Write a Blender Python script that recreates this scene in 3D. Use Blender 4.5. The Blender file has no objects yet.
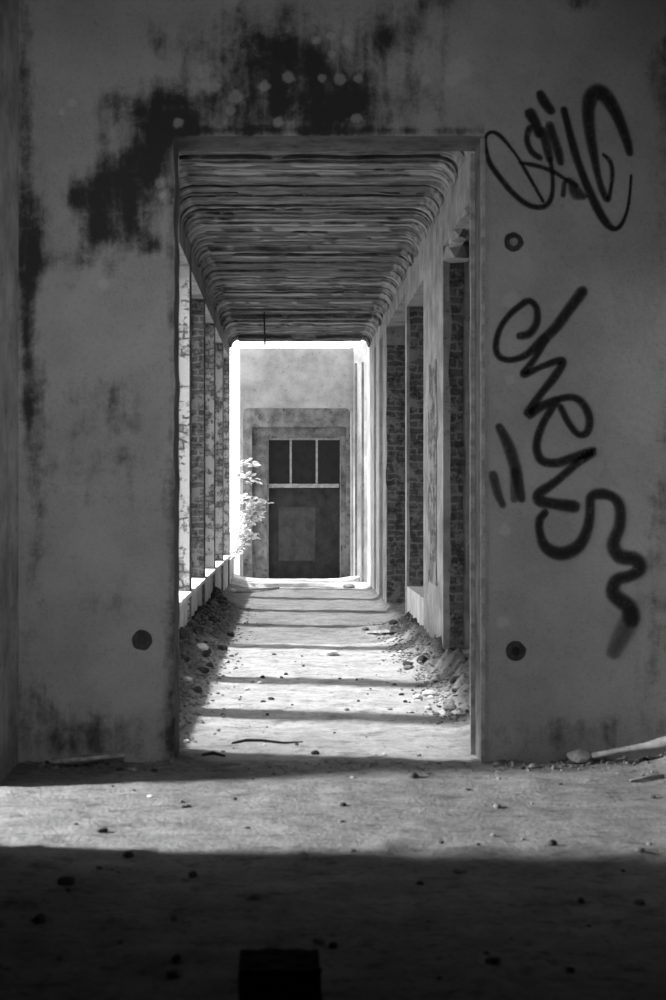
import bpy, bmesh, math, random
from mathutils import Vector, noise, Matrix, Quaternion
random.seed(7)
C = bpy.context.scene.collection
F = 1490.0; EYE = 1.6; VX = 290.0; VY = 500.0
def P(px, py, d):            # a point seen at (px,py) standing d metres away
    return Vector(((px-VX)*d/F, d, EYE-(py-VY)*d/F))
def onfloor(px, py):
    d = F*EYE/(py-VY)
    for k in range(14 if settled else 0):
        x = (px-VX)*d/F; d += .5*(F*(EYE-fh(x, d))/(py-VY)-d)
    return (px-VX)*d/F, d
settled = False

# ---------------------------------------------------------------- materials
class NT:
    def __init__(s, name):
        s.m = bpy.data.materials.new(name); s.m.use_nodes = True
        s.t = s.m.node_tree; s.n = s.t.nodes; s.l = s.t.links
        s.b = s.n['Principled BSDF']; s.out = s.n['Material Output']
        s.b.inputs['Roughness'].default_value = .92
        s.b.inputs['Specular IOR Level'].default_value = .15
    def put(s, inp, v):
        if isinstance(v, bpy.types.NodeSocket): s.l.new(v, inp)
        else: inp.default_value = v
    def coord(s, scale=(1,1,1)):
        g = s.n.new('ShaderNodeNewGeometry'); m = s.n.new('ShaderNodeMapping'); m.inputs['Scale'].default_value = scale
        s.l.new(g.outputs['Position'], m.inputs['Vector']); return m.outputs['Vector']
    def noise(s, sc, det=6, rough=.6, scale=(1,1,1), dist=0, obj=False):
        n = s.n.new('ShaderNodeTexNoise'); n.inputs['Scale'].default_value = sc; n.inputs['Detail'].default_value = det
        n.inputs['Roughness'].default_value = rough; n.inputs['Distortion'].default_value = dist
        if obj:
            tc = s.n.new('ShaderNodeTexCoord'); s.l.new(tc.outputs['Object'], n.inputs['Vector'])
        else: s.l.new(s.coord(scale), n.inputs['Vector'])
        return n.outputs['Fac']
    def ramp(s, f, a, b, lo=0., hi=1.):
        r = s.n.new('ShaderNodeMapRange'); r.interpolation_type = 'SMOOTHSTEP'
        s.l.new(f, r.inputs[0]); r.inputs[1].default_value = a; r.inputs[2].default_value = b
        r.inputs[3].default_value = lo; r.inputs[4].default_value = hi; return r.outputs[0]
    def math(s, op, a, b=0.):
        m = s.n.new('ShaderNodeMath'); m.operation = op; s.put(m.inputs[0], a); s.put(m.inputs[1], b); return m.outputs[0]
    def mix(s, f, a, b, mode='MIX'):
        m = s.n.new('ShaderNodeMix'); m.data_type = 'RGBA'; m.blend_type = mode
        s.put(m.inputs[0], f); s.put(m.inputs[6], a); s.put(m.inputs[7], b); return m.outputs[2]
    def attr(s, name):
        a = s.n.new('ShaderNodeAttribute'); a.attribute_name = name; return a.outputs['Fac']
    def bump(s, h, st=.4, dist=.02):
        b = s.n.new('ShaderNodeBump'); b.inputs['Strength'].default_value = st; b.inputs['Distance'].default_value = dist
        s.l.new(h, b.inputs['Height']); s.l.new(b.outputs['Normal'], s.b.inputs['Normal'])
    def col(s, c): s.put(s.b.inputs['Base Color'], c); return s.m
def g(v): return (v, v, v, 1)

def plaster(name, a, b, sc=3., spots=.0, streak=True):
    k = NT(name)
    c = k.mix(k.ramp(k.noise(sc, 8, .65), .3, .7), g(a), g(b))
    if streak: c = k.mix(k.math('MULTIPLY', k.ramp(k.noise(5, 5, .6, (1, 1, .12)), .5, .75), .35), c, g(a*.4))
    if spots: c = k.mix(k.math('MULTIPLY', k.ramp(k.noise(11, 5, .7), .56, .68), spots), c, g(a*.25))
    k.bump(k.noise(30, 6, .7), .5, .012); return k.col(c)
def brick(name, a, b, mortar, frontal, cover=.3, pl=.3):
    k = NT(name); t = k.n.new('ShaderNodeTexBrick')
    ge = k.n.new('ShaderNodeNewGeometry'); sp = k.n.new('ShaderNodeSeparateXYZ'); cb = k.n.new('ShaderNodeCombineXYZ')
    k.l.new(ge.outputs['Position'], sp.inputs[0]); k.l.new(sp.outputs[0 if frontal else 1], cb.inputs[0]); k.l.new(sp.outputs[2], cb.inputs[1])
    nz = k.n.new('ShaderNodeTexNoise'); nz.inputs['Scale'].default_value = 6.; k.l.new(ge.outputs['Position'], nz.inputs['Vector'])
    ad = k.n.new('ShaderNodeVectorMath'); ad.operation = 'MULTIPLY_ADD'; k.l.new(nz.outputs['Color'], ad.inputs[0]); ad.inputs[1].default_value = (.09, .09, .09); k.l.new(cb.outputs[0], ad.inputs[2])
    k.l.new(ad.outputs[0], t.inputs['Vector'])
    t.inputs['Scale'].default_value = 1.; t.inputs['Brick Width'].default_value = .25; t.inputs['Row Height'].default_value = .085
    t.inputs['Mortar Size'].default_value = .012; t.inputs['Color1'].default_value = g(a); t.inputs['Color2'].default_value = g(b); t.inputs['Mortar'].default_value = g(mortar)
    c = k.mix(k.math('MULTIPLY', k.ramp(k.noise(9, 6, .7), .45, .62), .75), t.outputs['Color'], g(a*.3))
    lf = k.ramp(k.noise(3.4, 6, .7), .62-cover*.3, .68-cover*.3)
    c = k.mix(lf, c, g(pl))
    h = k.math('SUBTRACT', k.noise(24, 5, .7), t.outputs['Fac'])
    k.bump(h, .8, .02); return k.col(c)

def mat_frontwall():
    k = NT('stained_plaster')
    base = k.mix(k.ramp(k.noise(2.2, 8, .6), .3, .7), g(.225), g(.31))
    base = k.mix(k.math('MULTIPLY', k.ramp(k.noise(14, 6, .7), .55, .7), .3), base, g(.12))
    base = k.mix(k.ramp(k.noise(150, 4, .8), .35, .65), k.mix(.3, base, g(.08)), k.mix(.12, base, g(.7)))
    base = k.mix(k.math('MULTIPLY', k.ramp(k.noise(38, 5, .75), .5, .68), .3), base, g(.10))
    s = k.attr('stain'); n = k.noise(5.5, 10, .75, dist=.3); n2 = k.noise(9, 5, .6, (1, 1, .16))
    f = k.math('ADD', s, k.math('MULTIPLY', k.math('ADD', k.math('SUBTRACT', n, .5), k.math('MULTIPLY', k.math('SUBTRACT', n2, .5), .7)), 2.6))
    f = k.math('MULTIPLY', k.ramp(f, .1, 1.3, 0, .97), k.ramp(s, .04, .3))
    c = k.mix(f, base, g(.022))
    l = k.math('ADD', k.attr('pale'), k.math('MULTIPLY', k.math('SUBTRACT', k.noise(26, 4, .6), .5), .9))
    c = k.mix(k.math('MULTIPLY', k.math('MULTIPLY', k.ramp(l, .35, .75), k.ramp(k.attr('pale'), .1, .5)), .4), c, g(.4))
    k.bump(k.math('ADD', k.noise(22, 7, .7), k.math('MULTIPLY', k.noise(5, 4, .6), 2.)), .45, .01)
    return k.col(c)
def mat_floor():
    k = NT('dirt_floor')
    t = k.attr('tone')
    c = k.mix(k.ramp(k.noise(4, 8, .7), .3, .7), g(.34), g(.56))
    c = k.mix(k.math('MULTIPLY', k.ramp(k.noise(19, 7, .8), .5, .64), .6), c, g(.13))
    c = k.mix(k.math('MULTIPLY', k.ramp(k.noise(7, 9, .8, (.6, 1, 1)), .52, .62), .7), c, g(.13))
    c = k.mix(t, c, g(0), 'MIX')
    k.bump(k.math('ADD', k.noise(40, 6, .7), k.math('MULTIPLY', k.noise(5, 6, .65), 1.6)), .6, .015)
    return k.col(c)
def mat_ceiling():
    k = NT('board_marked_concrete')
    c = k.mix(k.ramp(k.noise(3, 8, .7, (.8, 2.2, 2.2)), .3, .7), g(.055), g(.31))
    c = k.mix(k.math('MULTIPLY', k.ramp(k.noise(5, 6, .7, (.5, 2.5, 2.5)), .54, .66), .75), c, g(.05))
    c = k.mix(k.attr('tone'), c, g(.02))
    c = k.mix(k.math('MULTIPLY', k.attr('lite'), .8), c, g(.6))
    k.bump(k.noise(7, 7, .75, (.7, 3, 3)), .7, .04); return k.col(c)
def flat(name, v, v2=None, sc=20, rough=.9):
    k = NT(name); v2 = v*.6 if v2 is None else v2
    c = k.mix(k.ramp(k.noise(sc, 5, .65), .35, .65), g(v), g(v2)); k.bump(k.noise(sc*2, 5, .6), .3, .005)
    k.b.inputs['Roughness'].default_value = rough; return k.col(c)
def mat_spray():
    k = NT('black_spray_paint'); k.b.inputs['Base Color'].default_value = g(.012); k.b.inputs['Roughness'].default_value = .7
    tr = k.n.new('ShaderNodeBsdfTransparent'); mx = k.n.new('ShaderNodeMixShader')
    a = k.math('MULTIPLY', k.attr('cover'), k.ramp(k.noise(35, 5, .7), .2, .5, .55, 1.))
    k.l.new(a, mx.inputs[0]); k.l.new(tr.outputs[0], mx.inputs[1]); k.l.new(k.b.outputs[0], mx.inputs[2]); k.l.new(mx.outputs[0], k.out.inputs[0])
    return k.m

M = dict(
 front=mat_frontwall(), floor=mat_floor(), ceil=mat_ceiling(), spray=mat_spray(),
 pl_mid=plaster('grey_plaster', .2, .4, 3, .5), pl_lite=plaster('pale_plaster', .45, .72, 3, .35), pl_dark=plaster('dark_plaster', .10, .18, 2.5, .5),
 pl_white=plaster('sunlit_white_plaster', .6, .85, 6, .55), pl_end=plaster('mottled_end_plaster', .32, .54, 2.2, .35, False), pl_door=plaster('patchy_door_wall_plaster', .11, .3, 5, .85),
 br_f=brick('dark_brick_front', .085, .15, .22, True, .25, .22), br_fl=brick('pale_brick_front', .15, .27, .1, True, .4, .32),
 br_s=brick('dark_brick_side', .10, .2, .2, False, .4, .3),
 br_white=brick('whitewashed_brick', .62, .8, .2, True, .5, .8),
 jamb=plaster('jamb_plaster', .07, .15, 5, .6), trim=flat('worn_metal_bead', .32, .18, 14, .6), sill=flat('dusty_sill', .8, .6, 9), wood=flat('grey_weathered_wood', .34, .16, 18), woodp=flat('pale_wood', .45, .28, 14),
 door=plaster('dark_door_paint', .028, .055, 4, .4), patch=plaster('faded_notice', .055, .085, 5, .4), pane=flat('dark_glass', .012, .02, 8, .3), iron=flat('rusty_iron', .03, .015, 20, .7),
 stone=flat('rubble_stone', .26, .13, 14), stoned=flat('dark_stone', .07, .03, 14), stonel=flat('pale_stone', .7, .5, 14), stub=plaster('silhouette_dark_concrete', .008, .014, 6), grit=flat('loose_rubble', .24, .10, 9),
 leaf=flat('young_leaf', .95, .85, 25, .6), stem=flat('thin_stem', .25, .15, 20), ground=flat('yard_ground', .35, .22, 2), hole=flat('box_shadow', .01, .02, 20), ring=flat('box_rim', .05, .025, 25), room=plaster('room_plaster', .08, .14, 2))

# ---------------------------------------------------------------- mesh helpers
def link(name, bm, mats, parent=None, smooth=False, recalc=True):
    if recalc: bmesh.ops.recalc_face_normals(bm, faces=bm.faces)
    me = bpy.data.meshes.new(name); bm.to_mesh(me); bm.free()
    for m in (mats if isinstance(mats, (list, tuple)) else [mats]): me.materials.append(m)
    if smooth: me.polygons.foreach_set('use_smooth', [True]*len(me.polygons))
    o = bpy.data.objects.new(name, me); C.objects.link(o)
    if parent: o.parent = parent
    return o
def struct(o): o['kind'] = 'structure'; return o
def tag(o, label, cat, group=None, kind=None):
    o['label'] = label; o['category'] = cat
    if group: o['group'] = group
    if kind: o['kind'] = kind
    return o
def empty(name, loc=(0,0,0)):
    o = bpy.data.objects.new(name, None); o.location = loc; o.empty_display_size = .1; C.objects.link(o); return o
def box(bm, x0, x1, y0, y1, z0, z1, mi=0, faces=None):
    v = [bm.verts.new((x, y, z)) for z in (z0, z1) for y in (y0, y1) for x in (x0, x1)]
    q = dict(bottom=(0,2,3,1), top=(4,5,7,6), front=(0,1,5,4), back=(2,6,7,3), left=(0,4,6,2), right=(1,3,7,5))
    for n, idx in q.items():
        f = bm.faces.new([v[i] for i in idx]); f.material_index = (faces or {}).get(n, mi)
    return v
def tube(bm, pts, radii, seg=8):
    rings = []
    for i, p in enumerate(pts):
        p = Vector(p); a = Vector(pts[max(i-1,0)]); b = Vector(pts[min(i+1,len(pts)-1)])
        t = (b-a).normalized(); u = t.cross(Vector((0,0,1)) if abs(t.z) < .9 else Vector((1,0,0))).normalized(); w = t.cross(u)
        r = radii[i] if isinstance(radii, (list, tuple)) else radii
        rings.append([bm.verts.new(p+(u*math.cos(2*math.pi*k/seg)+w*math.sin(2*math.pi*k/seg))*r) for k in range(seg)])
    for a, b in zip(rings, rings[1:]):
        for k in range(seg): bm.faces.new((a[k], a[(k+1)%seg], b[(k+1)%seg], b[k]))
    bm.faces.new(rings[0][::-1]); bm.faces.new(rings[-1])
def rock_bm(seed, sub=2, sq=.7):
    bm = bmesh.new(); bmesh.ops.create_icosphere(bm, subdivisions=sub, radius=.5)
    r = random.Random(seed); off = Vector((r.random()*50, r.random()*50, r.random()*50))
    sx, sy = r.uniform(.8, 1.25), r.uniform(.75, 1.1)
    for v in bm.verts:
        n = noise.noise(v.co*2.2+off)*.28+noise.noise(v.co*5+off)*.1
        v.co *= 1+n; v.co.x *= sx; v.co.y *= sy; v.co.z *= sq
        if v.co.z < -.2: v.co.z = -.2
    return bm

# ---------------------------------------------------------------- the floor
def fh(x, d):
    n = noise.noise(Vector((x*1.1, d*.9, 3)))*.018+noise.noise(Vector((x*4, d*4, 9)))*.008+noise.noise(Vector((x*11, d*11, 5)))*.004
    h = n+.025*max(0, noise.noise(Vector((x*5.5, d*4.5, 40)))-.1)*(1.6 if d < 6.9 else 1)
    if d > 9.2:
        k = min(1, (d-9.2)/.8)
        m = .5+.5*noise.noise(Vector((1, d*.9, 0)))+.2*noise.noise(Vector((x*3, d*3, 2)))
        far = 1 if d < 22 else max(.25, 1-(d-22)/4)
        h += k*far*(.10+.22*m)*math.exp(-((x+1.1)/.23)**2)*(1.15+.5*noise.noise(Vector((x*7, d*5, 14))))
        rg = .75+.5*noise.noise(Vector((x*7, d*5, 4)))+.35*noise.noise(Vector((x*16, d*14, 8)))
        wd = .14 if d < 18.3 else max(.05, .14-(d-18.3)*.3)
        h += k*(.2+.08*m)*(1 if d < 18.3 else max(.3, 1-(d-18.3)*.6))*rg*math.exp(-(max(0, 1.45-x)/wd)**2) if d < 27.5 else 0
        for mx, md, rx, rd, hh in ((1.22, 16.9, .2, .6, .10), (1.3, 14.2, .18, .35, .09), (1.32, 11.6, .16, .4, .06), (1.05, 18.2, .3, .5, .06)):
            q = ((x-mx)/rx)**2+((d-md)/rd)**2
            if q < 6: h += hh*math.exp(-q)*(1+.7*noise.noise(Vector((x*9, d*9, 1))))
        if d > 27.6: h += .05
    else:
        h += .018*math.exp(-((9-d)/.28)**2)*(1+noise.noise(Vector((x*5, 7, d*3)))) *(1 if (x < -.6 or x > 1.1) else .5)
        h += .15*math.exp(-((x-2.5)/.4)**2-((d-8.8)/.22)**2)*(1+.4*noise.noise(Vector((x*8, d*8, 2))))
    return h
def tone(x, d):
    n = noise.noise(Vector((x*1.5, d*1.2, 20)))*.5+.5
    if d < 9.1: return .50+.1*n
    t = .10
    if d < 11: t = .42-.3*max(0, (d-9.6)/1.4)  # dimmer sun just inside the doorway, painted into the dirt colour
    if d > 16.6: t = .42+.12*min(1, (d-16.6)/2.5)  # far floor darkened to paint in its weaker sun
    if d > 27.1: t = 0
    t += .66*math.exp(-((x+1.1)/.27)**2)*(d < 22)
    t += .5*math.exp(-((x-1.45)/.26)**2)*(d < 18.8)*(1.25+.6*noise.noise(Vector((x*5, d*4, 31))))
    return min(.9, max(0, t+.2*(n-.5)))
def grid_floor():
    bm = bmesh.new(); ta = []
    xs = [-1.9+i*.062 for i in range(76)]
    ds = []; d = 1.2
    while d < 29.5: ds.append(d); d += .05 if 6 < d < 14 else .075
    rows = []
    for d in ds:
        r = []
        for x in xs:
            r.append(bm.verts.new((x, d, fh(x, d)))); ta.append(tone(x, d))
        rows.append(r)
    for a, b in zip(rows, rows[1:]):
        for i in range(len(a)-1): bm.faces.new((a[i], a[i+1], b[i+1], b[i]))
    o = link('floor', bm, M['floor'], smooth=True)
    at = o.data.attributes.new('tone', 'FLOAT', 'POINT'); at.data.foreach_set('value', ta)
    return struct(o)
grid_floor(); settled = True

# ---------------------------------------------------------------- front wall with the doorway
DX0, DX1, DZ, D0, D1 = -.70, 1.165, 3.80, 9.0, 9.4
XL, XR, ZT = -1.64, 2.62, 5.2
blobs = [(300,75,85,60,.85),(262,48,45,42,.7),(345,95,60,40,.8),(285,112,95,22,.6),(163,40,20,20,.6),(382,38,17,20,.8),(125,105,24,20,.75),(150,138,30,42,.9),(168,108,26,34,.9),
 (185,120,20,18,.75),(150,168,24,26,.75),(120,178,16,24,.5),(215,100,40,36,.35),(105,188,17,42,1.1),(75,196,20,20,.85),(130,212,40,36,.8),(150,245,16,14,.8),(112,232,34,26,.8),(60,262,45,12,.5),(107,268,12,10,.55),(430,60,26,70,.32),(440,0,22,18,.4),(578,2,18,10,.8),
 (652,68,12,16,.5),(665,120,14,160,.55),(665,500,18,150,.35),(25,150,10,170,.8),(28,330,12,110,.85),(32,230,20,60,.7),(34,420,16,70,.55),(36,560,14,60,.45),(30,690,20,60,.4),  # right-edge entries mix corner staining with painted vignette darkening
 (172,300,6,170,.45),(172,560,7,70,.7),(173,690,9,90,.75),(110,470,70,50,.36),(100,400,60,40,.3),(120,600,60,40,.22),(95,740,110,26,.55),(60,715,50,26,.45),(570,735,110,22,.42),(660,620,30,100,.35),(590,250,60,30,.2),(430,20,60,40,.25)]
pales = [(178,123,6),(160,183,6),(162,195,4),(235,97,8),(230,110,6),(265,86,6),(288,77,7),(278,122,6),(317,40,5),(331,36,5),(346,40,5),(332,54,5),(340,79,7),(72,102,5),(62,112,4),(103,284,6),(425,80,6),(452,80,8),(178,175,5),(205,72,9),(210,85,10),(357,118,6),(512,300,10),(505,530,7),(503,622,7),(460,68,14),(510,380,6),(358,78,5),(322,78,5)]
def stain(px, py):
    s = 0
    for bx, by, rx, ry, k in blobs:
        q = ((px-bx)/rx)**2+((py-by)/ry)**2
        if q < 5: s += k*math.exp(-q*1.1)
    if 178 < px < 484: s += .9*math.exp(-((py-131)/4.5)**2)*(.75+.7*noise.noise(Vector((px*.05, 1, 2))))
    if 120 < py < 180 : s += .25*math.exp(-((px-470)/20)**2)*math.exp(-((py-135)/14)**2)
    return min(1.3, s)
def pale(px, py):
    s = 0
    for bx, by, r in pales:
        q = ((px-bx)**2+(py-by)**2)/(r*r)
        if q < 6: s = max(s, math.exp(-q*.8))
    return s
def lin(a, b, step):
    n = max(1, round((b-a)/step)); return [a+(b-a)*i/n for i in range(n)]+[b]
def front_wall():
    bm = bmesh.new(); st = []; pa = []
    xs = lin(XL-.25, DX0, .018)+lin(DX0, DX1, .018)[1:]+lin(DX1, XR+.25, .018)[1:]
    zs = lin(-.1, DZ, .018)+lin(DZ, ZT, .018)[1:]
    idx = {}
    def V(i, j):
        if (i, j) in idx: return idx[(i, j)]
        x, z = xs[i], zs[j]
        # chipped edges round the doorway
        y = D0
        dd = 9
        if z <= DZ+.001: dd = min(abs(x-DX0), abs(x-DX1))
        if DX0-.03 < x < DX1+.03: dd = min(dd, abs(z-DZ))
        xx, zz = x, z
        if dd < .03:
            k = (1-dd/.03); y += k*(.004+.02*max(0, noise.noise(Vector((x*7, z*7, 3)))+.15))
            if abs(x-DX0) < .03 and z < DZ: xx += k*.012*noise.noise(Vector((3, z*5, 8)))
        v = bm.verts.new((xx, y, zz)); idx[(i, j)] = v
        px, py = VX+x*F/D0, VY-(z-EYE)*F/D0
        st.append(stain(px, py)); pa.append(pale(px, py)); return v
    for i in range(len(xs)-1):
        for j in range(len(zs)-1):
            cx, cz = (xs[i]+xs[i+1])/2, (zs[j]+zs[j+1])/2
            if DX0 < cx < DX1 and cz < DZ: continue
            bm.faces.new((V(i, j), V(i+1, j), V(i+1, j+1), V(i, j+1)))
    i0 = xs.index(DX0); i1 = xs.index(DX1); jz = zs.index(DZ)
    edge = [V(i0, j) for j in range(jz+1)]+[V(i, jz) for i in range(i0+1, i1+1)]+[V(i1, j) for j in range(jz-1, -1, -1)]
    def extra(co):
        st.append(0.); pa.append(0.); return bm.verts.new(co)
    back = [extra((v.co.x, D1, v.co.z)) for v in edge]
    for a, b, c, d in zip(edge, edge[1:], back[1:], back):
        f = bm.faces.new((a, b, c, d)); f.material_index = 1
    x0, x1 = XL-.25, 5.3
    for quad in (((x0,-.1),(DX0,-.1),(DX0,ZT),(x0,ZT)), ((DX1,-.1),(x1,-.1),(x1,ZT),(DX1,ZT)), ((DX0,DZ),(DX1,DZ),(DX1,ZT),(DX0,ZT))):
        f = bm.faces.new([extra((x, D1, z)) for x, z in quad]); f.material_index = 2
    o = link('wall_front', bm, [M['front'], M['jamb'], M['pl_mid']], recalc=False)
    for n, l in (('stain', st), ('pale', pa)):
        at = o.data.attributes.new(n, 'FLOAT', 'POINT'); at.data.foreach_set('value', l)
    return struct(o)
wf = front_wall()
# worn bead strips on the right jamb
for n, (y0, y1, x0, x1) in enumerate(((8.985, 9.012, 1.152, 1.176), (9.37, 9.405, 1.135, 1.168))):
    bm = bmesh.new()
    zs = lin(0, DZ-.02, .06); pr = None
    for z in zs:
        o = noise.noise(Vector((n*9, 0, z*3)))*.004
        r = [bm.verts.new((x+o, y, z)) for x, y in ((x0, y0), (x1, y0), (x1, y1), (x0, y1))]
        if pr:
            for k in range(4): bm.faces.new((pr[k], pr[(k+1)%4], r[(k+1)%4], r[k]))
        else: bm.faces.new(r)
        pr = r
    bm.faces.new(pr)
    struct(link('trim_%d' % (n+1), bm, M['trim']))

# graffiti painted on the wall
def catmull(pts, n=7):
    out = []
    for i in range(len(pts)-1):
        p0 = pts[max(i-1, 0)]; p1 = pts[i]; p2 = pts[i+1]; p3 = pts[min(i+2, len(pts)-1)]
        for k in range(n):
            t = k/n
            out.append(tuple(.5*((2*b)+(-a+c)*t+(2*a-5*b+4*c-d)*t*t+(-a+3*b-3*c+d)*t**3) for a, b, c, d in zip(p0, p1, p2, p3)))
    out.append(pts[-1]); return out
def graffiti(label, strokes, soft=.6):
    bm = bmesh.new(); cov = []; lay = 0
    for op, pts in strokes:
        pts = catmull(pts); lay += 1
        y = D0-.004-lay*.0006
        q = [(P(x, yy, D0), w*D0/F/2) for x, yy, w in pts]
        rows = []
        def row(c, t, w, a):
            nrm = Vector((-t.z, 0, t.x))
            r = []
            for o, k in ((-1.35, 0), (-.75, .85), (0, 1), (.75, .85), (1.35, 0)):
                p = c+nrm*(o*w); r.append(bm.verts.new((p.x, y, p.z))); cov.append(k*a*op)
            rows.append(r)
        for i, (c, w) in enumerate(q):
            t = (q[min(i+1, len(q)-1)][0]-q[max(i-1, 0)][0]); t.y = 0; t.normalize()
            if i == 0: row(c-t*w*1.2, t, w*.35, 0); row(c-t*w*.7, t, w*.75, .85)
            row(c, t, w, 1)
            if i == len(q)-1: row(c+t*w*.7, t, w*.75, .85); row(c+t*w*1.2, t, w*.35, 0)
        for a, b in zip(rows, rows[1:]):
            for k in range(4): bm.faces.new((a[k], a[k+1], b[k+1], b[k]))
    o = link('graffiti', bm, M['spray'], wf, recalc=False)
    at = o.data.attributes.new('cover', 'FLOAT', 'POINT'); at.data.foreach_set('value', cov)
    o['label'] = label; return o
def Z1(l): return [(480+x*.2402, 80+y*.2402, w*.2402) for x, y, w in l]
def Z2(l): return [(480+x*.2402, 270+y*.2402, w*.2402) for x, y, w in l]
def Z3(l): return [(466+x*.3003, 370+y*.3003, w*.3003) for x, y, w in l]
graffiti('looping black spray tag beside the top of the doorway', [
 (.95, Z1([(262,505,14),(225,440,14),(185,370,16),(155,320,12),(125,280,14),(85,235,18),(50,218,16),(25,235,14),(22,280,18),(40,345,22),(85,410,22),(140,475,22),(200,520,22),(255,530,22),(290,505,22),(302,455,18),(300,380,16),(290,330,20)])),
 (.9, Z1([(165,345,10),(210,352,18),(260,365,18),(310,385,18),(350,410,14),(400,440,18)])),
 (1., Z1([(208,140,44),(230,180,40),(245,225,36)])),
 (.9, Z1([(205,200,26),(195,250,24),(215,300,24),(250,325,24)])),
 (.85, Z1([(290,190,34),(305,240,34),(325,300,34),(335,345,28)])),
 (.85, Z1([(260,215,36),(275,270,36),(290,330,30)])),
 (.95, Z1([(250,60,34),(265,90,40),(295,130,34)])),
 (1., Z1([(348,125,28),(365,190,28),(385,270,32),(410,350,30),(440,430,32),(480,520,34),(520,590,32),(555,620,22),(585,605,18),(610,550,14),(622,480,12),(628,400,12)])),
 (.8, Z1([(345,480,22),(352,430,20),(375,420,24),(400,470,50),(430,485,30)])),
 (.9, Z1([(622,305,30),(605,240,38),(570,150,46),(530,80,56),(490,50,60),(458,80,58),(450,150,48),(458,230,42),(472,310,36),(490,400,26),(510,465,26),(530,500,24),(542,460,16),(550,390,18),(540,340,18),(512,312,14)]))])
graffiti('second black spray tag running down the wall below the looping tag', [
 (.95, Z2([(165,275,30),(205,265,32),(235,220,30),(235,160,26),(205,130,26),(165,150,26),(115,195,24),(80,250,24),(65,320,26),(80,360,26),(125,375,24),(190,355,28),(250,300,36),(310,245,40),(370,165,42),(425,90,44)])),
 (.95, Z2([(270,290,34),(230,365,26),(180,435,30),(250,405,24),(320,380,30),(345,385,30),(310,445,34),(250,520,30),(200,600,40),(250,570,36),(320,540,28),(385,530,28),(430,560,30),(455,620,32),(445,675,30),(410,685,26),(370,640,26),(335,570,26)])),
 (.95, Z3([(300,105,24),(255,180,24),(235,250,26),(250,300,28),(300,310,28),(350,295,30),(425,270,28),(370,310,26),(300,370,26),(245,410,34),(245,435,36),(290,445,34),(360,455,40)])),
 (.95, Z3([(262,475,26),(245,500,26),(245,540,26),(265,590,34),(315,612,42),(370,590,40),(400,540,34),(412,480,30),(415,425,30),(450,412,34),(490,425,30),(512,460,34),(510,520,36),(490,580,40),(510,620,44),(560,630,44),(580,660,40),(545,685,36),(500,700,40),(490,745,44),(540,790,50),(550,830,50)])),
 (.55, Z3([(550,820,56),(520,880,60),(490,940,46)])),
 (.8, Z3([(110,190,26),(140,250,36),(165,330,36),(185,430,26)])), (.6, Z3([(160,340,26),(160,430,26)])),
 (.7, Z3([(90,350,30),(105,410,28),(122,450,22)]))])

# round conduit boxes set in the wall, plus one splatter mark built alike
def wall_box(px, py, r, label, centre):
    p = P(px, py, D0); t = empty('conduit_box', (p.x, D0, p.z)); tag(t, label, 'junction box')
    r = r*D0/F
    def disc(name, rr, y0, y1, m, seg=24, seed=0):
        bm = bmesh.new(); ring0 = []; ring1 = []
        for k in range(seg):
            a = 2*math.pi*k/seg; q = rr*(1+.10*noise.noise(Vector((math.cos(a)*2+px, math.sin(a)*2, seed))))
            ring0.append(bm.verts.new((q*math.cos(a), y0, q*math.sin(a)))); ring1.append(bm.verts.new((q*.86*math.cos(a), y1, q*.86*math.sin(a))))
        for k in range(seg): bm.faces.new((ring0[k], ring0[(k+1)%seg], ring1[(k+1)%seg], ring1[k]))
        bm.faces.new(ring1); return link(name, bm, m, t)
    disc('rim', r, .003, -.012, M['ring'])
    disc('socket', r*.42, -.012, -.016, centre, 16, 4)
wall_box(142, 640, 10.5, 'dark round conduit box low on the plaster left of the doorway', M['ring'])
wall_box(515.5, 651, 10.5, 'dark round conduit box low on the wall beneath the spray tags', M['hole'])
wall_box(513.5, 242, 10, 'dark round splatter mark on the wall between the two spray tags', M['stone'])

# ---------------------------------------------------------------- front room shell
OY0, OY1, OZ = 6.90, 8.30, 3.1
bm = bmesh.new()
box(bm, XL-.25, XL, OY1, D0, -.1, ZT); box(bm, XL-.25, XL, -1.5, OY0, -.1, ZT); box(bm, XL-.25, XL, OY0, OY1, OZ, ZT)
struct(link('wall_left', bm, M['pl_mid']))
bm = bmesh.new(); box(bm, XR, XR+.25, -1.5, D0, -.1, ZT); struct(link('wall_right', bm, M['room']))
bm = bmesh.new(); box(bm, XL-.25, XR+.25, -1.75, -1.5, -.1, ZT); struct(link('wall_back', bm, M['room']))
bm = bmesh.new(); box(bm, XL-.25, XR+.25, -1.75, D0+.4, ZT, ZT+.25); struct(link('ceiling_front_room', bm, M['room']))
bm = bmesh.new()   # unseen closed shell, added to hold the band lamp and block the sun
box(bm, -9.5, -9.3, 5.8, 9.4, -.1, 4.5); box(bm, -9.5, XL-.25, 5.6, 5.8, -.1, 4.5); box(bm, -9.5, XL-.25, 9.2, 9.4, -.1, 4.5); box(bm, -9.5, XL-.25, 5.6, 9.4, 4.5, 4.7); box(bm, -9.5, XL-.26, 5.6, 9.4, -.3, -.04)
struct(link('wall_lamp_shell', bm, M['room']))

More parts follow.
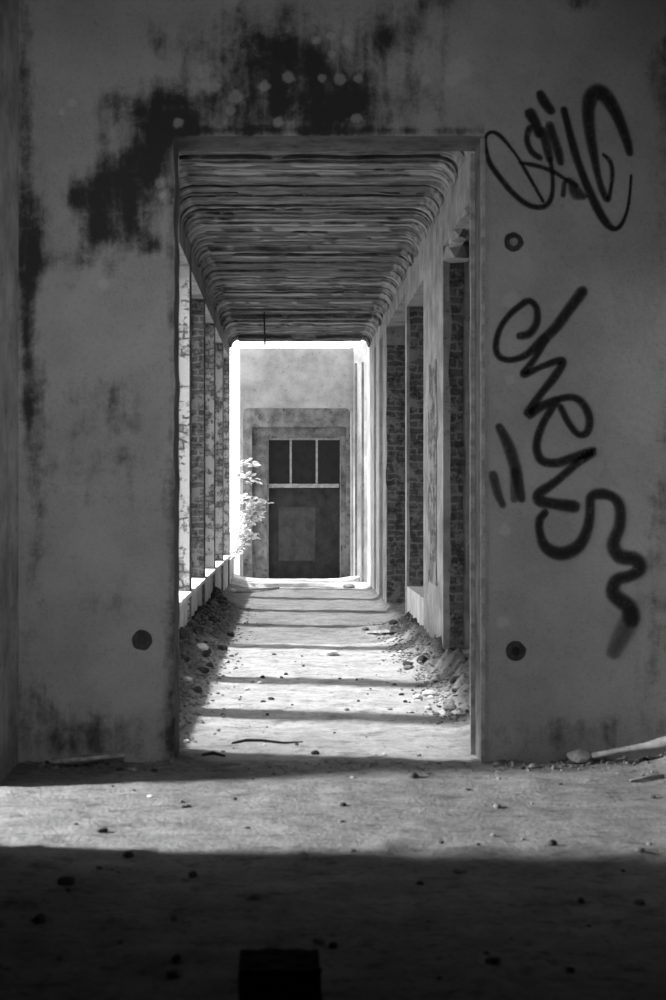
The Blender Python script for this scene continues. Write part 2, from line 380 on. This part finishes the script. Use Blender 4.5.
# ---------------------------------------------------------------- corridor walls
WL, WLO, WR, WRO = -1.1, -1.46, 1.45, 1.80
piers = [(9.4, 9.55), (11.15, 11.5), (13.25, 13.6), (16.3, 16.65), (19.0, 19.35), (21.6, 21.95), (24.3, 24.65), (26.9, 27.25)]
bm = bmesh.new()
fronts = [0, 1, 1, 3, 1, 2, 2, 2]
for i, (a, b) in enumerate(piers):
    box(bm, WLO, WL, a, b, -.1, 4.9, 0, dict(front=fronts[i], right=4))
for (a, b), (c, d) in zip(piers, piers[1:]):
    box(bm, WLO, WL, b, c, 4.16, 4.9, 0)
    box(bm, WLO+.03, WL-.02, b, c, -.1, .56, 5)
box(bm, WLO, WL, 27.25, 29.2, -.1, .5, 5)
struct(link('wall_corridor_left', bm, [M['pl_mid'], M['br_f'], M['br_fl'], M['br_white'], M['br_s'], M['pl_lite']]))
for i in range(len(piers)-1):        # sills and what is left of the frames
    a, b = piers[i][1], piers[i+1][0]
    bm = bmesh.new(); pr = None
    for y in lin(a+.01, b-.01, .08):
        o = noise.noise(Vector((i, y*4, 0)))*.02; h = noise.noise(Vector((i, y*5, 7)))*.006
        r = [bm.verts.new(c) for c in ((WLO-.04, y, .565), (WL+.03+o, y, .562), (WL+.03+o, y, .605+h), (WLO-.04, y, .615+h))]
        if pr:
            for k in range(4): bm.faces.new((pr[k], pr[(k+1)%4], r[(k+1)%4], r[k]))
        else: bm.faces.new(r)
        pr = r
    bm.faces.new(pr)
    w = struct(link('window_%d' % (i+1), bm, M['sill']))
    bm = bmesh.new(); xm = WLO+.12
    box(bm, xm, xm+.06, b-.07, b-.005, .62, 4.1); box(bm, xm, xm+.06, a+.005, a+.06, .62, 4.1); box(bm, xm, xm+.06, a+.06, b-.07, 4.08, 4.155)
    link('window_frame', bm, M['woodp'], w)
# right side
RP = [(9.4, 10.6), (11.2, 12.0), (14.1, 16.2), (18.5, 18.75), (22.4, 23.3), (24.2, 25.1), (25.7, 28.0)]
bm = bmesh.new()
for i, (a, b) in enumerate(RP): box(bm, WR, WRO, a, b, -.1, 4.9, 0, dict(front=0 if i < 5 else 4, left=0 if i < 5 else 4))  # last piers paler, sun patches put into the plaster colour
for (a, b), (c, d) in zip(RP, RP[1:]): box(bm, WR, WRO, b, c, 4.0 if c < 20 else 4.2, 4.9, 0)
box(bm, WR+.004, WRO, 16.2, 18.5, -.1, .53, 2)
# broken brick shown through the plaster on faces and reveals
def panel(x0, x1, y0, y1, z0, z1, mi, axis, seed):
    n = 40; zs = lin(z0, z1, .08)
    L = []; R = []
    for z in zs:
        a = .05*noise.noise(Vector((seed, z*2.3, 0))); b = .05*noise.noise(Vector((seed, z*2.3, 9)))
        if axis == 'x': L.append(bm.verts.new((x0+a*.5, y0, z))); R.append(bm.verts.new((x1+b*.5, y0, z)))
        else: L.append(bm.verts.new((x0, y0+a*3, z))); R.append(bm.verts.new((x0, y1+b*3, z)))
    for i in range(len(zs)-1):
        f = bm.faces.new((L[i], R[i], R[i+1], L[i+1])); f.material_index = mi
panel(1.515, 1.64, 14.092, 0, .05, 3.9, 1, 'x', 1)
panel(1.485, 1.80, 18.492, 0, .54, 4.0, 1, 'x', 2)
panel(1.455, 1.80, 22.392, 0, .0, 3.93, 1, 'x', 3)
panel(1.53, 1.7, 11.192, 0, .0, 3.9, 1, 'x', 4)
panel(WR-.006, 0, 14.7, 15.55, .75, 3.0, 3, 'y', 5)
panel(WR-.006, 0, 11.3, 11.8, .3, 3.2, 3, 'y', 6)
# broken corbel of plaster left at the head of the opening
for cx, cy, cz, sx, sy, sz, sd in ((1.52, 13.55, 3.98, .10, .5, .12, 1), (1.56, 13.9, 3.9, .12, .2, .16, 5), (1.47, 12.4, 3.97, .05, .35, .07, 8)):
    v0 = len(bm.verts); t = rock_bm(sd, 1, .9)
    mp = {v: bm.verts.new((cx+v.co.x*sx*2, cy+v.co.y*sy*2, cz+v.co.z*sz*2)) for v in t.verts}
    for f in t.faces: q = bm.faces.new([mp[v] for v in f.verts]); q.material_index = 0
    t.free()
# splayed end of the right wall, its sunlight painted in as paler plaster
v = [bm.verts.new(c) for c in ((WR, 28.0, -.1), (1.42, 28.04, -.1), (1.18, 28.5, -.1), (1.18, 29.2, -.1), (WRO, 29.2, -.1), (WRO, 28.0, -.1))]
w = [bm.verts.new((q.co.x, q.co.y, 4.56)) for q in v]
for k in range(6):
    f = bm.faces.new((v[k], v[(k+1)%6], w[(k+1)%6], w[k])); f.material_index = 4
bm.faces.new(w)
struct(link('wall_corridor_right', bm, [M['pl_mid'], M['br_f'], M['pl_lite'], M['br_s'], M['pl_end']]))
for i, y in enumerate((28.12, 28.34)):     # ribs on the splay
    x = 1.42-(y-28.04)*.24/.46
    bm = bmesh.new(); box(bm, x-.03, x+.02, y-.025, y+.025, .0, 4.2)
    struct(link('trim_%d' % (3+i), bm, M['pl_mid']))
# closed rooms along the right of the corridor
bm = bmesh.new(); box(bm, 5.1, 5.3, 9.4, 32, -.1, 4.9); box(bm, WRO, 5.1, 31.8, 32, -.1, 4.9); box(bm, WRO, 5.3, 9.4, 32, -.3, -.04); box(bm, WRO, 5.3, 27.6, 27.8, -.1, 4.9)
struct(link('wall_rooms_right', bm, M['room']))

# ---------------------------------------------------------------- ceiling with coves, board lines and ribs
def ceiling():
    bm = bmesh.new(); tn = []; lt = []
    H = 4.55; r = .18
    prof = []
    for k in range(9): a = math.pi/2*k/8; prof.append((WL+r-r*math.cos(a), H-r+r*math.sin(a), -math.cos(a), math.sin(a)))
    for x in lin(WL+r, WR-.17, .07)[1:-1]: prof.append((x, H, 0, 1))
    r2 = .17
    for k in range(9): a = math.pi/2*k/8; prof.append((WR-r2+r2*math.sin(a), H-r2+r2*math.cos(a), math.sin(a), math.cos(a)))
    ds = [9.4]; planks = []
    rr = random.Random(5)
    while ds[-1] < 27.25:
        w = rr.choice((.07, .1, .14, .2, .3, .42)); e = min(27.3, ds[-1]+w); planks.append((ds[-1], e)); ds.append(e)
    rows = []
    for n, (a, b) in enumerate(planks):
        off = rr.uniform(-.012, .03); gap = rr.random() < .6; lite = rr.random() < .5; sd = rr.random()*40; tb = rr.uniform(0, .35)
        mid = (a+b)/2
        rib = .07*(abs(mid-17.6) < .16 or abs(mid-23.8) < .16 or abs(mid-26.9) < .2)
        segs = [(a+.004, off, False), (b-.004, off, False)]
        if gap: segs = [(a+.002, .06, True), (a+.05, .06, True), (a+.055, off, False), (b-.004, off, False)]
        if abs(mid-17.9) < .16: segs = [(a+.002, .1, True), (b-.002, .1, True)]
        for y, o, isgap in segs:
            row = []
            for x, z, nx, nz in prof:
                s = noise.noise(Vector((x*1.6, sd, 0)))+.5*noise.noise(Vector((x*5, sd, 4)))
                q = o if not isgap else (o if s > -.1 else off)
                q += .012*noise.noise(Vector((x*3, y*6, 2)))+.006*noise.noise(Vector((x*9, y*12, 2)))-rib
                corner = abs(nx) > .05
                if corner: q = q*.6
                row.append(bm.verts.new((x+nx*q, y, z+nz*q)))
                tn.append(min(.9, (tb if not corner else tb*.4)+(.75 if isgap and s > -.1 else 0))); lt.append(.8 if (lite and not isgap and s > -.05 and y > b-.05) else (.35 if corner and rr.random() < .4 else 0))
            rows.append(row)
    for a, b in zip(rows, rows[1:]):
        for i in range(len(prof)-1): bm.faces.new((a[i], a[i+1], b[i+1], b[i]))
    o = link('ceiling', bm, M['ceil'], recalc=False)
    for n, l in (('tone', tn), ('lite', lt)):
        at = o.data.attributes.new(n, 'FLOAT', 'POINT'); at.data.foreach_set('value', l)
    struct(o)
    bm = bmesh.new(); box(bm, WLO-.1, 5.3, 9.4, 27.3, 4.9, 5.1); box(bm, WRO, 5.3, 27.3, 32, 4.9, 5.1)
    struct(link('ceiling_slab', bm, M['room']))
ceiling()

# ---------------------------------------------------------------- far end: opening, stepped recess, door
YE = 28.45
bm = bmesh.new()      # upper panel with a rounded-corner opening beneath and a raised threshold
ox0, ox1, oz = -.90, 1.17, 3.36; rc = .13
out = [(-.96, -.1), (-.96, 4.5), (1.45, 4.5), (1.45, -.1)]
arc = [(ox0, -.1), (ox0, oz-rc)]+[(ox0+rc-rc*math.cos(a), oz-rc+rc*math.sin(a)) for a in [math.pi/2*k/8 for k in range(1, 9)]]
arc += [(ox1-rc+rc*math.sin(a), oz-rc+rc*math.cos(a)) for a in [math.pi/2*k/8 for k in range(0, 9)]]+[(ox1, -.1)]
top = [(-.96, -.1), (-.96, oz-rc)]+[(-.96, oz-rc+(4.5-oz+rc)*k/8) for k in range(1, 9)]+[(ox1-rc+(1.45-ox1+rc)*k/8, 4.5) for k in range(0, 9)]+[(1.45, -.1)]
fr = [[bm.verts.new((x, y, z)) for x, z in lst] for y in (YE, YE+.14) for lst in (arc, top)]
for i in range(len(arc)-1):
    bm.faces.new((fr[0][i], fr[0][i+1], fr[1][i+1], fr[1][i])); bm.faces.new((fr[2][i], fr[3][i], fr[3][i+1], fr[2][i+1]))
    bm.faces.new((fr[0][i], fr[2][i], fr[2][i+1], fr[0][i+1])); bm.faces.new((fr[1][i], fr[1][i+1], fr[3][i+1], fr[3][i]))
struct(link('wall_far', bm, M['pl_end']))
bm = bmesh.new()
pr = None
for x in lin(-1.08, 1.6, .06):
    s = .10*max(0, abs((x-.13)/1.2)**5); s = min(s, .35)
    h = .085+s+.012*noise.noise(Vector((x*4, 0, 1)))
    r = [bm.verts.new(c) for c in ((x, YE-.22, -.1), (x, YE-.22, h-.04), (x, YE-.12, h), (x, YE+.2, h), (x, YE+.2, -.1))]
    if pr:
        for k in range(4): bm.faces.new((pr[k], pr[k+1], r[k+1], r[k]))
    pr = r
struct(link('trim_6', bm, M['pl_white']))  # sunlit white of the threshold put into its plaster colour
bm = bmesh.new()      # stepped door wall: outer ring, inner ring
def ringwall(x0, x1, z1, hx0, hx1, hz, y0, y1, mi):
    box(bm, x0, hx0, y0, y1, -.1, z1, mi); box(bm, hx1, x1, y0, y1, -.1, z1, mi); box(bm, hx0, hx1, y0, y1, hz, z1, mi)
ringwall(-.93, 2.12, 4.5, -.745, 1.10, 3.03, 29.2, 29.32, 0)
ringwall(-.93, 2.12, 4.5, -.45, 1.0, 2.82, 29.32, 29.5, 0)
box(bm, -.93, 2.12, 29.58, 31.8, -.1, 4.5, 1)
struct(link('wall_door', bm, [M['pl_door'], M['room']]))  # door wall plaster darkened, its shade put into the colour
dr = struct(empty('door_1', (.275, 29.46, .03)))
def dpart(name, x0, x1, y0, y1, z0, z1, m, parent=dr, bev=.006):
    b = bmesh.new(); ox, oy, oz_ = dr.location
    box(b, x0-ox, x1-ox, y0-oy, y1-oy, z0-oz_, z1-oz_)
    bmesh.ops.bevel(b, geom=list(b.edges), offset=bev, segments=1, affect='EDGES')
    return link(name, b, m, parent)
dpart('door_leaf', -.42, .99, 29.44, 29.5, .03, 1.83, M['door'])
pt = dpart('notice', -.23, .505, 29.432, 29.44, .40, 1.46, M['patch']); pt['label'] = 'faded lighter rectangle on the dark door'
dpart('transom_bar', -.44, .97, 29.39, 29.5, 1.84, 1.92, M['woodp'])
for x in (.015, .53): dpart('mullion', x-.022, x+.022, 29.42, 29.48, 1.92, 2.79, M['woodp'])
for a, b in ((-.42, -.007), (.037, .508), (.552, .98)): dpart('transom_pane', a, b, 29.45, 29.46, 1.92, 2.79, M['pane'], bev=.002)
b = bmesh.new(); lx, ly, lz = dr.location
for q in ((-.452, -.42, .03, 2.82), (.985, 1.002, .03, 2.82), (-.42, .985, 2.785, 2.82)): box(b, q[0]-lx, q[1]-lx, 29.40-ly, 29.5-ly, q[2]-lz, q[3]-lz)
link('door_frame', b, M['woodp'], dr)

# ---------------------------------------------------------------- things
# hooked rod hanging from the corridor ceiling
bm = bmesh.new(); d = 23.3
tube(bm, [P(258.5, 316, d), P(261.5, 315, d), P(264, 316, d), P(264.5, 325, d), P(265, 345, d)], .014, 8)
tube(bm, [P(264.3, 318, d), P(264.3, 308, d)], .012, 6)
o = link('hooked_rod', bm, M['iron'], smooth=True); tag(o, 'thin dark hooked iron rod hanging from the corridor ceiling', 'rod')

# leafy plant at the last left window
pl = empty('leafy_plant', (-1.0, 27.75, .5)); tag(pl, 'sunlit leafy plant growing in at the last left window by the door', 'plant')
bm = bmesh.new(); bl = bmesh.new(); rr = random.Random(3)
def rel(px, py, d): return P(px, py, d)-Vector((-1.0, 27.75, .5))
stems = [[(234,558.5,27.75),(235,557,27.75),(236,555,27.8),(240,530,27.75),(244,505,27.7),(249,482,27.7),(250,468,27.7)], [(236,556,27.8),(242,536,27.7),(252,516,27.6),(262,503,27.55)], [(237,556,27.8),(244,545,27.7),(250,535,27.6)], [(243,510,27.7),(250,498,27.75),(256,506,27.8)]]
for s in stems:
    pts = [rel(*q) for q in s]; tube(bm, pts, [.012-.008*i/len(pts) for i in range(len(pts))], 6)
def leaf(c, L, yaw, pitch, roll):
    R = Matrix.Rotation(yaw, 3, 'Z') @ Matrix.Rotation(pitch, 3, 'Y') @ Matrix.Rotation(roll, 3, 'X')
    o = [(0,0,0),(.3,.3,.03),(.65,.26,.03),(1,0,-.05),(.65,-.26,.03),(.3,-.3,.03),(.35,0,-.02),(.7,0,-.02)]
    v = [bl.verts.new(c+R @ (Vector(q)*L)) for q in o]
    for f in ((0,6,1),(1,6,7,2),(2,7,3),(0,5,6),(5,4,7,6),(4,3,7)): bl.faces.new([v[i] for i in f])
clusters = [(247,464,7,5,9),(250,480,7,4,8),(245,475,5,5,5),(246,500,7,5,12),(254,503,8,5,16),(262,503,5,3,7),(250,513,8,6,26),(247,524,7,5,20),(256,510,7,6,18),(248,517,7,6,16),(255,518,6,4,8),(250,535,7,4,15),(244,530,5,5,8),(240,545,5,5,9),(236,552,4,5,8)]
for px, py, rx, ry, n in clusters:
    for k in range(n*2):
        a = rr.uniform(0, 6.28); q = math.sqrt(rr.random())
        leaf(rel(px+rx*q*math.cos(a), py+ry*q*math.sin(a), 27.65+rr.uniform(-.12, .12)), rr.uniform(.09, .17), rr.uniform(0, 6.28), rr.uniform(-.6, .5), rr.uniform(-.6, .6))
link('stem', bm, M['stem'], pl, smooth=True); link('foliage', bl, M['leaf'], pl, recalc=False)

# stub close to the camera, its silhouette painted in as near-black concrete
bm = bmesh.new(); d = 4.5
x0, x1 = (239-VX)*d/F, (320-VX)*d/F; zt = EYE-(949-VY)*(d+.22)/F
nx, ny, nz = 9, 8, 9
def stubv(i, j, k):
    x = x0+(x1-x0)*i/nx; y = d+.22*j/ny; z = -.05+(zt+.05)*k/nz
    v = Vector((x, y, z)); w = .010*noise.noise(v*14)+.006*noise.noise(v*40)
    v += Vector((w*(1 if i > nx/2 else -1), w, (noise.noise(v*16)*.02 if k == nz else 0))); v.x += .006*(1-k/nz)*(i-nx/2)/nx; return v
cache = {}
def sv(i, j, k):
    if (i, j, k) not in cache: cache[(i, j, k)] = bm.verts.new(stubv(i, j, k))
    return cache[(i, j, k)]
for j in range(ny):
    for k in range(nz):
        for i in (0, nx): bm.faces.new((sv(i,j,k), sv(i,j+1,k), sv(i,j+1,k+1), sv(i,j,k+1)))
for i in range(nx):
    for k in range(nz):
        for j in (0, ny): bm.faces.new((sv(i,j,k), sv(i+1,j,k), sv(i+1,j,k+1), sv(i,j,k+1)))
    for j in range(ny):
        for k in (0, nz): bm.faces.new((sv(i,j,k), sv(i+1,j,k), sv(i+1,j+1,k), sv(i,j+1,k)))
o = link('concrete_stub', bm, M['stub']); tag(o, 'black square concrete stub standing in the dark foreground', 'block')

# planks, poles and sticks
def stick(name, label, cat, pts, radii, m, seg=8):
    bm = bmesh.new(); tube(bm, pts, radii, seg); o = link(name, bm, m, smooth=True); tag(o, label, cat); return o
def gp(px, py, dz=.0):
    x, d = onfloor(px, py); return Vector((x, d, fh(x, d)+dz))
stick('wooden_pole', 'pale weathered pole lying along the foot of the wall at right', 'pole', [Vector((1.80, 8.88, .075)), Vector((1.95, 8.83, .115)), Vector((2.1, 8.78, .15)), Vector((2.2, 8.74, .18)), Vector((2.42, 8.66, .205))], [.016, .018, .022, .036, .03], M['stone'])
stick('fallen_stick', 'thin dark stick lying across the floor just beyond the doorway', 'stick', [gp(232, 744, .006), gp(246, 741.5, .010), gp(262, 742, .012), gp(284, 744, .008), gp(303, 743, .008)], [.006, .010, .009, .007, .004], M['iron'])
stick('fallen_stick', 'short dark stick lying by the left foot of the doorway', 'stick', [gp(202, 756, .006), gp(213, 754.5, .010), gp(225, 757, .006)], [.008, .012, .007], M['iron'])
stick('fallen_stick', 'thin twig on the floor below the pale pole at far right', 'stick', [gp(630, 782, .008), gp(648, 780, .014), gp(664, 778, .012)], [.008, .01, .01], M['stone'])
def plank(label, a, b, w, t, m, name='plank', lift=.02):
    bm = bmesh.new(); a = Vector(a); b = Vector(b); u = (b-a).normalized(); s = Vector((-u.y, u.x, 0)).normalized(); up = u.cross(s)
    pr = None; n = 8
    for i in range(n+1):
        c = a+(b-a)*i/n; j = noise.noise(Vector((i*1.3, a.x, 5)))*w*.15
        ww = w*(.75 if i in (0, n) else 1)
        r = [bm.verts.new(c+s*(ww/2*sx+j)+up*(t/2*sz)) for sx, sz in ((-1,-1),(1,-1),(1,1),(-1,1))]
        if pr:
            for k in range(4): bm.faces.new((pr[k], pr[(k+1)%4], r[(k+1)%4], r[k]))
        else: bm.faces.new(r)
        pr = r
    bm.faces.new(pr); o = link(name, bm, m); tag(o, label, 'plank'); return o
plank('grey splintered plank lying at the foot of the wall left of the doorway', (-1.40, 8.72, .075), (-.98, 8.80, .10), .07, .02, M['wood'])
plank('pale flat board lying on the far corridor floor by the right piers', gp(373, 633, .012), gp(396, 634, .02), .22, .03, M['woodp'])
plank('small pale board lying in the middle of the corridor floor', gp(324, 655, .012), gp(336, 654, .02), .12, .03, M['stonel'])
plank('thin board lying by the base of the nearest right brick pier', gp(447, 653, .012), gp(466, 656, .02), .10, .025, M['woodp'])
plank('narrow plank lying across the end of the corridor at the foot of the left wall', gp(232, 592, .02), gp(278, 589, .02), .08, .04, M['woodp'])

rocks = []
for i in range(6):
    bm = rock_bm(i+1, 2, (.55, .7, .5, .8, .6, .65)[i]); me = bpy.data.meshes.new('stone'); bm.to_mesh(me); bm.free(); rocks.append(me)
meshes = {}
def rockmesh(i, m):
    if (i, m) not in meshes:
        me = rocks[i].copy(); me.materials.append(M[m]); meshes[(i, m)] = me
    return meshes[(i, m)]
def stone(px, py, wpx, label, m='stone', group=None, i=None, name='stone', xd=None, z=0, cat='stone'):
    x, d = xd or onfloor(px, py); s = wpx*d/F
    o = bpy.data.objects.new(name, rockmesh(random.randrange(6) if i is None else i, m)); C.objects.link(o)
    o.location = (x, d, fh(x, d)+z+.14*s); o.scale = (s, s*random.uniform(.7, 1), s*random.uniform(.75, 1.)); o.rotation_euler.z = random.uniform(0, 6.28)
    tag(o, label, cat, group); return o
stone(201, 650, 19, 'large rounded pale stone on the rubble by the left corridor wall', 'stonel', i=0)
stone(188, 681, 12, 'white angular stone below the large rounded stone on the left rubble', 'stonel', i=2)
stone(232, 592, 9, 'pale stone beside the last left sill near the end of the corridor', 'stonel', i=1)
stone(260, 684, 7, 'small pale stone alone on the sunlit floor left of centre', 'stonel', i=3)
stone(247, 690, 6, 'flat white chip left of the lone small pale stone', 'stonel', i=2)
stone(349, 588, 12, 'dark stone on the bright threshold at the end of the corridor', 'stone', i=2)
stone(552, 845, 12, 'dark pointed stone on the lit floor band right of centre', 'stoned', i=3)
stone(581, 902, 11, 'small black stone in the shaded foreground at right', 'stoned', i=0)
stone(128, 857, 14, 'dark lump on the edge of the lit floor band at left', 'stoned', i=1)
stone(102, 832, 11, 'dark pebble in the middle of the lit band at left', 'stoned', i=4)
stone(66, 884, 20, 'black lump in the shaded foreground at left', 'stoned', i=5)
stone(343, 806, 10, 'dark flat pebble on the lit band in front of the doorway', 'stoned', i=2)
stone(315, 754, 9, 'dark clod on the floor just inside the doorway', 'stoned', i=1)
stone(653, 798, 8, 'dark pebble on the lit floor at the far right edge', 'stoned', i=3)
stone(413, 777, 12, 'dark clod at the right foot of the doorway', 'stoned', i=4)
stone(582, 757, 31, 'round half buried stone against the wall left of the pale pole', 'stone', i=0, xd=(1.74, 8.93), z=.01)
stone(150, 797, 6, 'white pebble on the lit band left of the doorway', 'stonel', i=2)
stone(497, 808, 12, 'flat dark clod on the lit band right of the doorway', 'stone', i=2)
stone(478, 845, 5, 'tiny dark pebble left of the pointed stone on the lit band', 'stoned', i=2)
stone(493, 836, 7, 'small grey pebble above left of the pointed stone', 'stone', i=0)
stone(523, 840, 6, 'small grey pebble beside the pointed stone', 'stone', i=5)
stone(640, 851, 10, 'flat dark clod at right on the edge of the lit band', 'stone', i=2)
stone(60, 959, 7, 'pale chip in the darkest foreground corner at left', 'stone', i=2)
stone(390, 710, 6, 'small stone on the sunlit floor right of centre', 'stone', i=2)
stone(428, 709, 8, 'small pale stone on the sunlit floor near the right wall', 'stonel', i=0)
rr = random.Random(11)
def scatter(n, f, sizes, label, group, mats):
    for k in range(n):
        x, d = f(); s = rr.choice(sizes)
        stone(0, 0, s*F/d, label, rr.choice(mats), group, xd=(x, d))
scatter(60, lambda: (WL+.06+abs(rr.gauss(0, .17)), rr.uniform(10.2, 21.5)), (.04, .05, .07, .09, .13), 'broken rubble piece in the heap along the left corridor wall', 'rubble along the left corridor wall', ('stone', 'stoned', 'stoned', 'stoned'))
scatter(16, lambda: (1.15+rr.gauss(0, .13), rr.uniform(16.2, 18.3)), (.05, .08, .11, .14), 'broken rubble piece in the far heap by the right piers', 'rubble in the far right heap', ('stone', 'stoned'))
scatter(14, lambda: (min(1.38, 1.27+rr.gauss(0, .09)), rr.uniform(13.7, 14.6)), (.04, .07, .1, .12), 'broken rubble piece in the middle heap by the right brick pier', 'rubble in the middle right heap', ('stone', 'stoned'))
scatter(16, lambda: (min(1.38, 1.25+rr.gauss(0, .1)), rr.uniform(10.9, 12.2)), (.04, .06, .09, .12), 'broken rubble piece in the nearest heap by the right corridor wall', 'rubble in the nearest right heap', ('stone', 'stoned', 'stonel'))
scatter(40, lambda: (rr.uniform(1.2, 2.5), 8.98-abs(rr.gauss(0.08, .1))), (.02, .03, .045, .06), 'small rubble piece at the foot of the wall under the spray tags', 'rubble under the spray tags', ('stone', 'stone', 'stoned'))
scatter(16, lambda: (rr.uniform(-1.5, -.75), 8.96-abs(rr.gauss(.05, .1))), (.02, .03, .05), 'small rubble piece at the foot of the wall left of the doorway', 'rubble left of the doorway', ('stone', 'stoned'))
scatter(80, lambda: (rr.uniform(-.85, 1.35), rr.uniform(9.2, 16)), (.012, .018, .025, .035, .05), 'small stone strewn on the corridor floor beyond the doorway', 'stones strewn on the corridor floor', ('stone', 'stoned', 'stoned', 'stonel'))
scatter(26, lambda: (rr.uniform(-1.45, 2.3), rr.uniform(6.5, 8.7)), (.012, .02, .03), 'small pebble strewn on the lit floor before the wall', 'pebbles on the lit floor', ('stone', 'stoned', 'stoned'))
scatter(40, lambda: (rr.uniform(-1.3, 1.5), rr.uniform(4.9, 6.6)), (.015, .025, .04, .06), 'small pebble strewn in the shaded foreground', 'pebbles in the foreground', ('stoned', 'stone'))
# loose grit nobody could count
def grit(name, label, n, f, sz):
    bm = bmesh.new()
    for k in range(n):
        x, d = f(); s = rr.uniform(*sz); c = Vector((x, d, fh(x, d)+s*.2))
        R = Matrix.Rotation(rr.uniform(0, 6), 3, 'Z') @ Matrix.Rotation(rr.uniform(-.7, .7), 3, 'X')
        v = [bm.verts.new(c+R @ Vector((a*s*rr.uniform(.6, 1), b*s*rr.uniform(.5, .9), e*s*rr.uniform(.3, .6)))) for a, b, e in ((1,0,0),(-1,0,0),(0,1,0),(0,-1,0),(0,0,1),(0,0,-1))]
        for a, b, e in ((0,2,4),(2,1,4),(1,3,4),(3,0,4),(2,0,5),(1,2,5),(3,1,5),(0,3,5)): bm.faces.new((v[a], v[b], v[e]))
    o = link(name, bm, M['grit']); tag(o, label, 'rubble', kind='stuff')
grit('loose_rubble', 'loose dark grit heaped along the left corridor wall', 2200, lambda: (WL+.03+abs(rr.gauss(0, .2)), rr.uniform(9.8, 22)), (.008, .034))
grit('loose_rubble', 'loose dark grit heaped along the right corridor wall', 1800, lambda: (1.40-abs(rr.gauss(0, .17)), rr.uniform(10.6, 19.5)), (.006, .028))
grit('loose_rubble', 'crumbled plaster grit along the foot of the stained wall', 700, lambda: (rr.choice((rr.uniform(-1.6, -.7), rr.uniform(1.2, 2.55), rr.uniform(1.2, 2.55), rr.uniform(-.6, 1.1))), 9.0-abs(rr.gauss(.03, .12))), (.006, .022))

# ---------------------------------------------------------------- outside, light, camera
bm = bmesh.new(); v = [bm.verts.new(c) for c in ((-60, -30, -.35), (60, -30, -.35), (60, 90, -.35), (-60, 90, -.35))]; bm.faces.new(v)
struct(link('ground', bm, M['ground']))
w = bpy.data.worlds.new('sky'); bpy.context.scene.world = w; w.use_nodes = True
bg = w.node_tree.nodes['Background']; bg.inputs[0].default_value = (1, 1, 1, 1); bg.inputs[1].default_value = 3.1
def lamp(kind, name, loc, direction, energy, **kw):
    l = bpy.data.lights.new(name, kind); l.energy = energy
    for k, val in kw.items(): setattr(l, k, val)
    o = bpy.data.objects.new(name, l); C.objects.link(o); o.location = loc
    o.rotation_euler = Vector(direction).to_track_quat('-Z', 'Y').to_euler(); return o
lamp('SUN', 'sun', (-10, 20, 12), (1, -.2, -1.45), 7.2, angle=math.radians(3.6))
lamp('AREA', 'band_fill_lamp', (-8.2, 7.3, 3.4), (1, 0, -.42), 3300, shape='DISK', size=.9)  # added lamp casting the floor band, hidden in the shell
lamp('SPOT', 'front_wall_fill', (.3, -1.0, 3.6), Vector((-.2, 9, 2.6))-Vector((.3, -1.0, 3.6)), 980, spot_size=math.radians(44), spot_blend=1., shadow_soft_size=.6)  # added spot behind the camera to brighten the front wall
lamp('SPOT', 'left_wall_fill', (2.2, 5.0, 2.8), (-3.8, 3.7, -.1), 150, spot_size=math.radians(40), spot_blend=1., shadow_soft_size=.4)  # added unseen spot that lifts the left wall strip
cd = bpy.data.cameras.new('camera'); cam = bpy.data.objects.new('camera', cd); C.objects.link(cam)
cam.location = (0, 0, EYE); cam.rotation_euler = (math.radians(90), 0, 0)
cd.sensor_fit = 'VERTICAL'; cd.sensor_height = 36; cd.sensor_width = 24; cd.lens = F/1000*36; cd.shift_x = (333-VX)/1000
cd.dof.use_dof = True; cd.dof.focus_distance = 20; cd.dof.aperture_fstop = 3.2
cd.clip_end = 300
sc = bpy.context.scene; sc.camera = cam
sc.view_settings.view_transform = 'Standard'; sc.view_settings.look = 'None'
